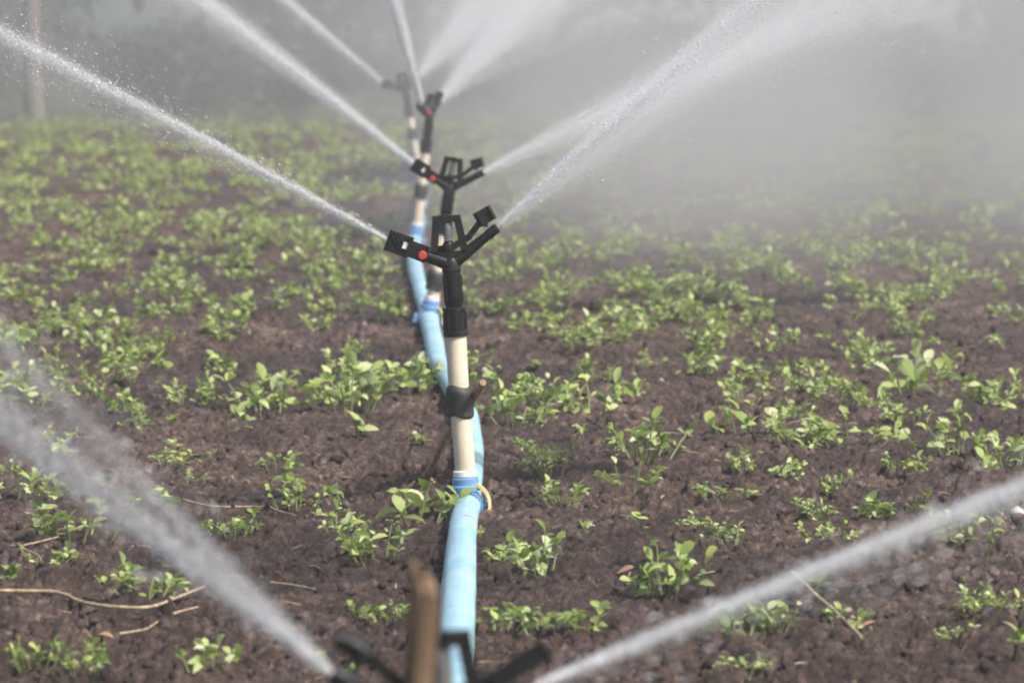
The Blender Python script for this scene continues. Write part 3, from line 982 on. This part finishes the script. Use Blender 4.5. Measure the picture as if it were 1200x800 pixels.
# ------------------------------------------------------------------ stakes
def build_stake():
    Y = Y1 - 0.12
    top = P(500, 686, Y); bot = P(492, 900, Y + 0.005)
    d = (top - bot).normalized()
    gx, gy = bot.x - d.x / d.z * bot.z, bot.y - d.y / d.z * bot.z
    root_z = hs(gx, gy) - 0.06
    b = Vector((gx, gy, 0)) + d * (root_z / d.z)
    L = (top - b).length
    mb = MB()
    n = 28; rows = 60
    vs, fs = [], []
    g = random.Random(5)
    jag = [0.010 * math.cos(2 * math.pi * k / n - 2.2) + 0.006 * g.uniform(-1, 1) for k in range(n)]
    groove = [g.uniform(-1, 1) for k in range(n)]
    for j in range(rows):
        t = j / (rows - 1)
        for k in range(n):
            a = 2 * math.pi * k / n
            sq = 1 / max(abs(math.cos(a + 0.4)), abs(math.sin(a + 0.4))) ** 0.6
            nz = float(perlin(np.array([math.cos(a) * 1.6 + 7]), np.array([t * 9 + math.sin(a) * 1.6]))[0])
            r = 0.0082 * sq * (1 + 0.09 * groove[k] + 0.30 * nz) * (1.12 - 0.20 * t)
            z = L * t + jag[k] * t ** 8
            vs.append((r * math.cos(a) + 0.003 * math.sin(t * 6), r * 0.9 * math.sin(a), z))
    for j in range(rows - 1):
        for k in range(n):
            fs.append((j * n + k, j * n + (k + 1) % n, (j + 1) * n + (k + 1) % n, (j + 1) * n + k))
    c = len(vs); vs.append((0.003 * math.sin(6), 0, L - 0.002))
    for k in range(n): fs.append(((rows - 1) * n + k, (rows - 1) * n + (k + 1) % n, c))
    mb.add(vs, fs)
    o = mb.build('wooden_stake', M_WOOD, ang=45)
    o.location = b; o.rotation_mode = 'QUATERNION'; o.rotation_quaternion = d.to_track_quat('Z', 'Y')
    tag(o, 'weathered brown wooden stake standing at the bottom centre before the nearest sprinkler', 'stake')
build_stake()

def build_stick():
    a = P(566, 448, 5.50); m = P(537, 484, 5.53); b = P(488, 560, 5.93)
    b.z = hs(b.x, b.y) - 0.01
    mb = MB()
    pts = []
    for k in range(10):
        t = k / 9
        p = a.lerp(b, t) + Vector((0.002 * math.sin(t * 9), 0, 0.003 * math.sin(t * 6)))
        pts.append(p)
    mb.tube(pts, [0.0044 + 0.0008 * math.sin(k * 1.7) + 0.0011 * k / 9 for k in range(10)], 8)
    tag(mb.build('support_stick', M_STICK, ang=60), 'thin brown stick leaning on the taped riser of the central sprinkler', 'stick')
build_stick()

# thin dark post far off on the right
def build_post():
    p = G(951, 172)
    mb = MB()
    mb.tube([(p.x, p.y, -0.1), (p.x + 0.004, p.y, 0.15), (p.x - 0.004, p.y, 0.36)], [0.009, 0.008, 0.006], 8)
    tag(mb.build('post', M_STICK), 'thin dark post standing in the mist at the right of the far field edge', 'post')
build_post()

# ------------------------------------------------------------------ litter on the soil
def twig(name, pxs, r, label, mat=M_STRAW, lift=0.006, cat='twig'):
    pts = catmull([G(*p_) for p_ in pxs], 6)
    out = []
    for k, p in enumerate(pts):
        out.append(Vector((p.x, p.y, max(hs(p.x, p.y) + lift, hz(p.x, p.y) + r * 0.5))))
    # ease the bumps
    for _ in range(3):
        zs = [v.z for v in out]
        for i in range(1, len(out) - 1): out[i].z = max((zs[i - 1] + zs[i] + zs[i + 1]) / 3, hz(out[i].x, out[i].y))
    mb = MB()
    n = len(out)
    mb.tube(out, [r * (1 - 0.45 * i / n) * (1 + 0.12 * math.sin(i * 2.3)) for i in range(n)], 7)
    return tag(mb.build(name, mat, ang=70), label, cat)
twig('dry_vine', [(-30, 708), (60, 710), (95, 722), (130, 728), (175, 729), (205, 718), (240, 700)], 0.0026, 'long curved pale dry vine lying on the soil at the lower left', cat='vine')
twig('dry_twig', [(215, 583), (250, 591), (300, 592), (322, 597), (346, 606)], 0.0016, 'thin straw twig left of the tall narrow seedling')
twig('dry_twig', [(-12, 646), (12, 649), (30, 656), (44, 664), (50, 676)], 0.0018, 'forked straw twig at the left edge, bent downward')
twig('dry_twig', [(28, 648), (45, 643), (68, 636)], 0.0014, 'short straw twig at the left edge pointing up to the right')
twig('dry_twig', [(203, 737), (216, 733), (232, 729)], 0.0016, 'short pale twig right of the long curved vine')
twig('dry_twig', [(140, 758), (155, 756), (172, 753), (185, 745)], 0.0014, 'short straw twig below the long curved vine')
twig('dry_twig', [(318, 690), (340, 692), (368, 697)], 0.0013, 'thin straw twig just left of the near left jet base')
twig('dry_stalk', [(928, 684), (945, 702), (965, 724), (990, 748), (1010, 766)], 0.0030, 'slanting brown dry stem under the near right jet', M_STRAW, 0.012, 'stalk')
twig('dry_twig', [(768, 512), (790, 512), (812, 516)], 0.0016, 'pale straw twig beside the large pale-topped seedling')

def straw_litter():
    n = 520
    Y = 4.0 * (11.0 / 4.0) ** rng.uniform(0, 1, n); X = rng.uniform(-0.15, 0.15, n) * (Y + 0.4)
    a = rng.uniform(0, 3.1416, n); L = rng.uniform(0.006, 0.030, n); r = rng.uniform(0.0005, 0.0011, n)
    dirs = np.stack([np.cos(a), np.sin(a), rng.uniform(-0.25, 0.25, n)], 1)
    pos = np.stack([X, Y, height(X, Y) + 0.0008], 1)
    V, F = [], []
    for i in range(n):
        d = dirs[i] / np.linalg.norm(dirs[i]); b = np.cross(d, (0, 0, 1.0)); b /= np.linalg.norm(b); u = np.cross(b, d)
        mid = pos[i] + u * L[i] * rng.uniform(0, 0.12)
        for c in (pos[i] - d * L[i] / 2, mid, pos[i] + d * L[i] / 2):
            for k in range(3):
                q3 = 2.094 * k
                V.append(c + (b * math.cos(q3) + u * math.sin(q3)) * r[i])
        o = i * 9
        for j in (0, 3):
            for k in range(3):
                k2 = (k + 1) % 3
                F.append((o + j + k, o + j + k2, o + j + 3 + k2, o + j + 3 + k))
    me = fast_mesh('straw_litter', np.array(V), np.array(F))
    tag(link('straw_litter', me, M_STRAW), 'short bits of dry straw littered over the soil', 'straw', kind='stuff')
straw_litter()

def dry_leaf(px, py, wpx, label):
    p = G(px, py); s = wpx * p.y / FPX
    me = LEAVES[random.randrange(4)].copy(); me.name = 'dry_leaf'; me.materials.clear()
    o = link('dry_leaf', me, M_DRY)
    o.location = (p.x - s * 0.4, p.y, hz(p.x, p.y) + 0.004 + s * 0.1)
    o.rotation_euler = (random.uniform(-0.1, 0.5), random.uniform(-0.5, 0.5), R(-80) + random.uniform(-0.6, 0.6)); o.scale = (s, s, s)
    tag(o, label, 'leaf', 'dry fallen leaves')
dry_leaf(424, 606, 18, 'tan dry leaf lying left of the blue hose')
dry_leaf(122, 755, 22, 'reddish brown dry leaf below the long curved vine')
dry_leaf(732, 668, 24, 'orange dry leaf at the left end of the broad low seedling')
dry_leaf(1018, 752, 20, 'reddish dry leaf beside the lower end of the slanting dry stem')
dry_leaf(1080, 705, 18, 'small orange dry leaf under the near right jet')
dry_leaf(188, 246, 16, 'tiny orange dry leaf among the far left seedlings')
dry_leaf(797, 440, 14, 'tiny orange dry leaf right of the central sprinkler')
dry_leaf(1030, 338, 12, 'tiny pale dry leaf among seedlings in the right half')

def pebble(px, py, wpx, label):
    p = G(px, py); s = wpx * p.y / FPX / 2
    g = np.random.default_rng(px)
    V = ICO_V * g.uniform(0.75, 1.15, (len(ICO_V), 1)) * s * np.array([1, 0.9, 0.8])
    me = fast_mesh('pebble', V, ICO_F); smooth(me)
    o = link('pebble', me, M_STONE); o.location = (p.x, p.y, hz(p.x, p.y) + s * 0.4)
    tag(o, label, 'stone')
pebble(745, 270, 14, 'white pebble shining among the seedlings right of the third sprinkler')
pebble(1192, 605, 22, 'pale stone at the right picture edge under the jet end')
pebble(568, 432, 11, 'small pale stone right of the cream riser')

# ------------------------------------------------------------------ water jets
TRI = np.array([(0, 0, 1.0), (1, 0, -0.6), (-0.5, 0.866, -0.6), (-0.5, -0.866, -0.6)])
TRF = np.array([(0, 1, 2), (0, 2, 3), (0, 3, 1), (3, 2, 1)])
def drops_mesh(name, pos, direc, ln, rad):
    n = len(pos)
    d = direc / np.linalg.norm(direc, axis=1)[:, None]
    ref = np.tile(np.array([0.0, 0.0, 1.0]), (n, 1)); ref[np.abs(d[:, 2]) > 0.9] = (1, 0, 0)
    a = np.cross(d, ref); a /= np.linalg.norm(a, axis=1)[:, None]
    b = np.cross(d, a)
    V = pos[:, None] + TRI[None, :, 0:1] * a[:, None] * rad[:, None, None] + TRI[None, :, 1:2] * b[:, None] * rad[:, None, None] + TRI[None, :, 2:3] * d[:, None] * ln[:, None, None]
    F = (TRF[None] + (np.arange(n) * 4)[:, None, None]).reshape(-1, 3)
    me = fast_mesh(name, V.reshape(-1, 3), F)
    return me

GRAV = np.array([0, 0, -9.81])
def veil_mat(od, s0, sp, lam, dn, side, up, seed):
    """fine mist carried along by a jet; thins out as the jet widens"""
    m, nt, v = volume_mat('jet_mist', 1.0, (0.98, 0.98, 1.0))
    tc = N(nt, 'ShaderNodeTexCoord')
    ln = N(nt, 'ShaderNodeVectorMath', operation='LENGTH'); nt.links.new(tc.outputs['Object'], ln.inputs[0])
    w_ = N(nt, 'ShaderNodeMath', operation='MULTIPLY_ADD'); nt.links.new(ln.outputs['Value'], w_.inputs[0]); w_.inputs[1].default_value = sp; w_.inputs[2].default_value = s0
    dv = N(nt, 'ShaderNodeMath', operation='DIVIDE'); dv.inputs[0].default_value = od * 0.5; nt.links.new(w_.outputs[0], dv.inputs[1])
    ng = N(nt, 'ShaderNodeMath', operation='MULTIPLY'); nt.links.new(ln.outputs['Value'], ng.inputs[0]); ng.inputs[1].default_value = -1.0 / lam
    ex = N(nt, 'ShaderNodeMath', operation='EXPONENT'); nt.links.new(ng.outputs[0], ex.inputs[0])
    fd = N(nt, 'ShaderNodeMath', operation='MULTIPLY_ADD'); nt.links.new(ex.outputs[0], fd.inputs[0]); fd.inputs[1].default_value = 0.93; fd.inputs[2].default_value = 0.07
    def dot(vec):
        d_ = N(nt, 'ShaderNodeVectorMath', operation='DOT_PRODUCT'); nt.links.new(tc.outputs['Object'], d_.inputs[0]); d_.inputs[1].default_value = tuple(vec)
        return d_.outputs['Value']
    cb = N(nt, 'ShaderNodeCombineXYZ')
    al = N(nt, 'ShaderNodeMath', operation='MULTIPLY_ADD'); nt.links.new(dot(dn), al.inputs[0]); al.inputs[1].default_value = 5.0; al.inputs[2].default_value = seed * 7.7
    nt.links.new(al.outputs[0], cb.inputs[0])
    for ax, vec in ((1, side), (2, up)):
        dd = N(nt, 'ShaderNodeMath', operation='DIVIDE'); nt.links.new(dot(vec), dd.inputs[0]); nt.links.new(w_.outputs[0], dd.inputs[1])
        mm = N(nt, 'ShaderNodeMath', operation='MULTIPLY'); nt.links.new(dd.outputs[0], mm.inputs[0]); mm.inputs[1].default_value = 3.6
        nt.links.new(mm.outputs[0], cb.inputs[ax])
    f = noise(nt, 1.0, 4, 0.62, vec=cb.outputs[0])
    m2 = N(nt, 'ShaderNodeMapRange'); m2.inputs['From Min'].default_value = 0.43; m2.inputs['From Max'].default_value = 0.62
    m2.inputs['To Min'].default_value = 0.0; m2.inputs['To Max'].default_value = 2.3
    nt.links.new(f, m2.inputs['Value'])
    a = N(nt, 'ShaderNodeMath', operation='MULTIPLY'); nt.links.new(dv.outputs[0], a.inputs[0]); nt.links.new(fd.outputs[0], a.inputs[1])
    b = N(nt, 'ShaderNodeMath', operation='MULTIPLY'); nt.links.new(a.outputs[0], b.inputs[0]); nt.links.new(m2.outputs[0], b.inputs[1])
    nt.links.new(b.outputs[0], v.inputs['Density'])
    return m

def build_jet(label, p0, via, speed, reach, comps, core=0.06, core_r=0.0022, seed=0, veil=None):
    """via: world point the jet passes; comps: (count, spread0, spread per m, (side, up) bias per m, drop radius, fade power)"""
    g = np.random.default_rng(seed)
    p0 = np.array(p0); p1 = np.array(via)
    T = np.linalg.norm(p1 - p0) / speed
    v = (p1 - p0) / T - 0.5 * GRAV * T
    root = empty('water_jet', p0)
    tag(root, label, 'water jet', 'water jets thrown by the sprinklers')
    dn = v / np.linalg.norm(v)
    side = np.cross(dn, (0, 0, 1.0)); side /= np.linalg.norm(side); up = np.cross(side, dn)
    mb = MB()
    pts = [Vector(v * (s / speed) + 0.5 * GRAV * (s / speed) ** 2) for s in np.linspace(-0.006, core, 10)]
    mb.tube(pts, [core_r * (1.0 + 0.35 * math.sin(i * 1.9 + seed)) * (1 - 0.05 * i) for i in range(10)], 8)
    mb.build('stream', M_WATER, root)
    for vi, (od, s0, sp, up_b, lam) in enumerate(veil or []):
        for q_, (fr, share) in enumerate(((0.42, 0.40), (0.75, 0.45), (1.25, 0.40))):
            mb = MB()
            ss = np.concatenate([np.linspace(0.004, min(0.7, reach), 44), np.linspace(min(0.7, reach), reach, 14)[1:]])
            pts = [Vector(v * (s / speed) + 0.5 * GRAV * (s / speed) ** 2 + up * up_b * s) for s in ss]
            mb.tube(pts, [(s0 + sp * s) * fr for s in ss], 14)
            nv = []
            for idx in range(len(pts)):
                s_ = ss[idx]; wdt = (s0 + sp * s_) * fr
                for k in range(14):
                    p = Vector(mb.v[idx * 14 + k]); c = pts[idx]
                    a_ = k / 14 * 6.283
                    nz = float(perlin(np.array([math.cos(a_) * 1.3 + s_ * 3.0 / max(wdt * 12, 0.1) + seed * 3 + q_]), np.array([math.sin(a_) * 1.3 + vi * 9 + q_ * 4.1]))[0])
                    nv.append(tuple(c + (p - c) * (1 + 0.75 * nz)))
            mb.v = nv
            tag(mb.build('jet_mist', veil_mat(od * share, s0 * fr, sp * fr, lam, dn, side, up, seed + vi * 3 + q_), root, 80), kind='stuff')
    for ci, (cnt, s0, sp, bias, rad, fade) in enumerate(comps):
        u = g.uniform(0, 1, cnt) ** fade
        s = u * reach
        t = s / speed
        base = v[None] * t[:, None] + 0.5 * GRAV[None] * (t ** 2)[:, None]
        # ragged strands: each drop belongs to a strand with its own offset
        ns = 26
        st = g.normal(size=(ns, 2)); k = g.integers(0, ns, cnt)
        wob = np.stack([perlin(s * 9 + k * 7.3, k * 1.7 + 0 * s), perlin(s * 9 + k * 3.1, k * 2.9 + 50 + 0 * s)], 1) * 1.2
        sg = s0 + sp * s
        off = (st[k] * 0.62 + g.normal(size=(cnt, 2)) * 0.5 + wob * 0.5) * sg[:, None]
        off += np.array(bias)[None] * s[:, None] * np.abs(g.normal(size=(cnt, 1)))
        pos = base + off[:, :1] * side[None] + off[:, 1:] * up[None]
        vel = v[None] + GRAV[None] * t[:, None] + (off / np.maximum(s, 0.02)[:, None])[:, :1] * side[None] * speed + (off / np.maximum(s, 0.02)[:, None])[:, 1:] * up[None] * speed
        r = rad * g.lognormal(0, 0.35, cnt)
        ln = r * g.uniform(2.0, 6.0, cnt)
        keep = pos[:, 2] + p0[2] > 0.0
        me = drops_mesh('spray', pos[keep], vel[keep], ln[keep], r[keep])
        tag(link('spray', me, M_WATER, root), kind='stuff')

LN, RN = 0, 1
# nearest sprinkler (turned round: its wide nozzle points right)
build_jet('thick near jet thrown up to the left from the bottom centre', S1[RN], P(0, 496, Y1 + 0.10), 11, 1.0,
          [(12000, 0.0025, 0.017, (0, 0), 0.00034, 0.8), (9000, 0.004, 0.06, (0, 0.12), 0.00030, 0.75), (2500, 0.004, 0.05, (0, -0.05), 0.0003, 0.6), (900, 0.004, 0.075, (0, 0.06), 0.0007, 0.7)], seed=1,
          veil=[(1.2, 0.0032, 0.017, -0.01, 0.22), (0.40, 0.0035, 0.022, 0.055, 0.20), (0.50, 0.004, 0.028, 0.15, 0.20)])
build_jet('smooth near jet thrown low across the right bottom of the picture', S1[LN], P(1200, 568, Y1 + 0.15), 12, 1.0,
          [(14000, 0.0025, 0.008, (0, 0), 0.00034, 0.85), (3500, 0.004, 0.03, (0, -0.07), 0.0003, 0.8), (800, 0.004, 0.045, (0, -0.06), 0.0007, 0.8)], seed=2,
          veil=[(1.15, 0.0026, 0.0095, 0.0, 0.45), (0.35, 0.0035, 0.016, -0.02, 0.3)])
build_jet('thin straight white jet running to the upper left from the central sprinkler', S2[LN], P(60, 70, Y2 + 0.1), 12, 1.3,
          [(10000, 0.002, 0.008, (0, 0), 0.00040, 1.0), (6000, 0.003, 0.016, (0, -0.04), 0.00036, 0.7), (3500, 0.003, 0.02, (0, 0.06), 0.00036, 0.6)], seed=3,
          veil=[(1.3, 0.0035, 0.015, 0.0, 0.5), (0.25, 0.005, 0.05, -0.02, 0.6)])
build_jet('broad bright fan of spray thrown to the right by the central sprinkler', S2[RN], P(740, 128, Y2 + 0.02), 11, 1.1,
          [(9000, 0.003, 0.022, (0, 0), 0.00042, 0.9), (6000, 0.004, 0.06, (0, -0.16), 0.00034, 0.7), (3500, 0.004, 0.09, (0, 0.03), 0.00034, 0.6)], seed=4,
          veil=[(1.2, 0.004, 0.030, 0.01, 0.35), (0.75, 0.004, 0.055, -0.09, 0.28), (0.55, 0.006, 0.12, -0.05, 0.35)])
build_jet('jet running to the upper left from the third sprinkler', S3[LN], P(262, 22, Y3 + 0.2), 12, 1.6,
          [(9000, 0.003, 0.012, (0, 0), 0.0006, 0.9), (4000, 0.004, 0.03, (0, 0.03), 0.0005, 0.8)], seed=5,
          veil=[(1.3, 0.006, 0.028, 0.0, 0.8), (0.4, 0.008, 0.06, 0.0, 0.8)])
build_jet('pale jet thrown right by the third sprinkler into the fan', S3[RN], P(740, 120, Y3 + 0.1), 11, 1.6,
          [(7000, 0.004, 0.05, (0, 0), 0.0006, 0.9), (5000, 0.004, 0.09, (0, 0.03), 0.0005, 0.8)], seed=6,
          veil=[(1.0, 0.006, 0.06, 0.0, 0.5), (0.4, 0.007, 0.12, 0.0, 0.4)])
build_jet('steep narrow jet shooting almost straight up from the fourth sprinkler', S4[LN], P(462, 8, Y4 - 0.5), 12, 1.4,
          [(9000, 0.004, 0.014, (0, 0), 0.0008, 0.9)], seed=7, veil=[(1.5, 0.009, 0.025, 0.0, 1.0)])
build_jet('wide misty fan thrown up to the right by the fourth sprinkler', S4[RN], P(610, 20, Y4 + 0.6), 11, 1.6,
          [(6000, 0.005, 0.07, (0, 0), 0.0008, 0.9), (4000, 0.006, 0.14, (0, 0.05), 0.0007, 0.8)], seed=8, veil=[(1.1, 0.01, 0.07, 0.0, 0.9), (0.6, 0.01, 0.15, 0.0, 0.8)])
build_jet('short jet running to the upper left from the farthest sprinkler', S5[LN], P(335, 2, Y5 + 0.1), 12, 1.6,
          [(8000, 0.005, 0.016, (0, 0), 0.0010, 0.9)], seed=9, veil=[(1.3, 0.011, 0.035, 0.0, 0.9)])
build_jet('faint upright misty jet rising from the farthest sprinkler', S5[RN], P(560, 10, Y5 + 0.8), 11, 1.8,
          [(5000, 0.006, 0.09, (0, 0), 0.0009, 0.9)], seed=10, veil=[(1.0, 0.012, 0.07, 0.0, 0.9), (0.6, 0.012, 0.16, 0.0, 0.9)])

# ------------------------------------------------------------------ mist and haze
def build_mist(name, centre, radii, density, label, scale=1.2, color=(0.96, 0.925, 0.88), aniso=0.72):
    bm = bmesh.new(); bmesh.ops.create_icosphere(bm, subdivisions=4, radius=1.0)
    me = bpy.data.meshes.new(name); bm.to_mesh(me); bm.free()
    m, nt, v = volume_mat(name, density, color, aniso)
    tc = N(nt, 'ShaderNodeTexCoord')
    ln = N(nt, 'ShaderNodeVectorMath', operation='LENGTH'); nt.links.new(tc.outputs['Object'], ln.inputs[0])
    mr = N(nt, 'ShaderNodeMapRange', interpolation_type='SMOOTHSTEP')
    mr.inputs['From Min'].default_value = 1.0; mr.inputs['From Max'].default_value = 0.15
    mr.inputs['To Min'].default_value = 0.0; mr.inputs['To Max'].default_value = 1.0
    nt.links.new(ln.outputs['Value'], mr.inputs['Value'])
    geo = N(nt, 'ShaderNodeNewGeometry')
    f = noise(nt, scale, 3, 0.55, vec=geo.outputs['Position'])
    m2 = N(nt, 'ShaderNodeMapRange'); m2.inputs['From Min'].default_value = 0.38; m2.inputs['From Max'].default_value = 0.64
    m2.inputs['To Min'].default_value = 0.0; m2.inputs['To Max'].default_value = 2.1
    nt.links.new(f, m2.inputs['Value'])
    a = N(nt, 'ShaderNodeMath', operation='MULTIPLY'); nt.links.new(mr.outputs[0], a.inputs[0]); nt.links.new(m2.outputs[0], a.inputs[1])
    b = N(nt, 'ShaderNodeMath', operation='MULTIPLY'); nt.links.new(a.outputs[0], b.inputs[0]); b.inputs[1].default_value = density
    nt.links.new(b.outputs[0], v.inputs['Density'])
    o = link(name, me, m); o.location = centre; o.scale = radii
    tag(o, label, 'mist', kind='stuff')
build_mist('spray_mist', (3.6, 20.5, 0.20), (5.6, 8.0, 1.6), 0.07, 'grey veil of fine spray drifting over the right far side of the field', 0.9)
build_mist('spray_mist', (0.75, 12.6, 0.55), (1.9, 5.2, 1.15), 0.24, 'pale cloud of spray around the farthest sprinklers at the top centre', 1.3, (0.98, 0.95, 0.92), 0.4)
build_mist('spray_mist', (2.9, 13.4, -0.2), (4.1, 7.4, 1.1), 0.34, 'low drifting spray lying over the crop at the right far side', 0.8)
build_mist('spray_mist', (-2.6, 23.0, 0.35), (4.2, 6.0, 1.5), 0.17, 'thin grey spray hanging before the bushes at the far left', 0.9)

def build_haze():
    mb = MB()
    x, y0, y1, z0, z1 = 170.0, -30.0, 170.0, -1.1, 8.0
    mb.add([(-x, y0, z0), (x, y0, z0), (x, y1, z0), (-x, y1, z0), (-x, y0, z1), (x, y0, z1), (x, y1, z1), (-x, y1, z1)],
           [(0, 3, 2, 1), (4, 5, 6, 7), (0, 1, 5, 4), (1, 2, 6, 5), (2, 3, 7, 6), (3, 0, 4, 7)])
    m, _, _ = volume_mat('haze', 0.010, (0.96, 0.93, 0.89), 0.5)
    o = mb.build('haze', m, ang=None)
    tag(o, 'thin damp haze hanging over the whole field', 'haze', kind='stuff')
build_haze()
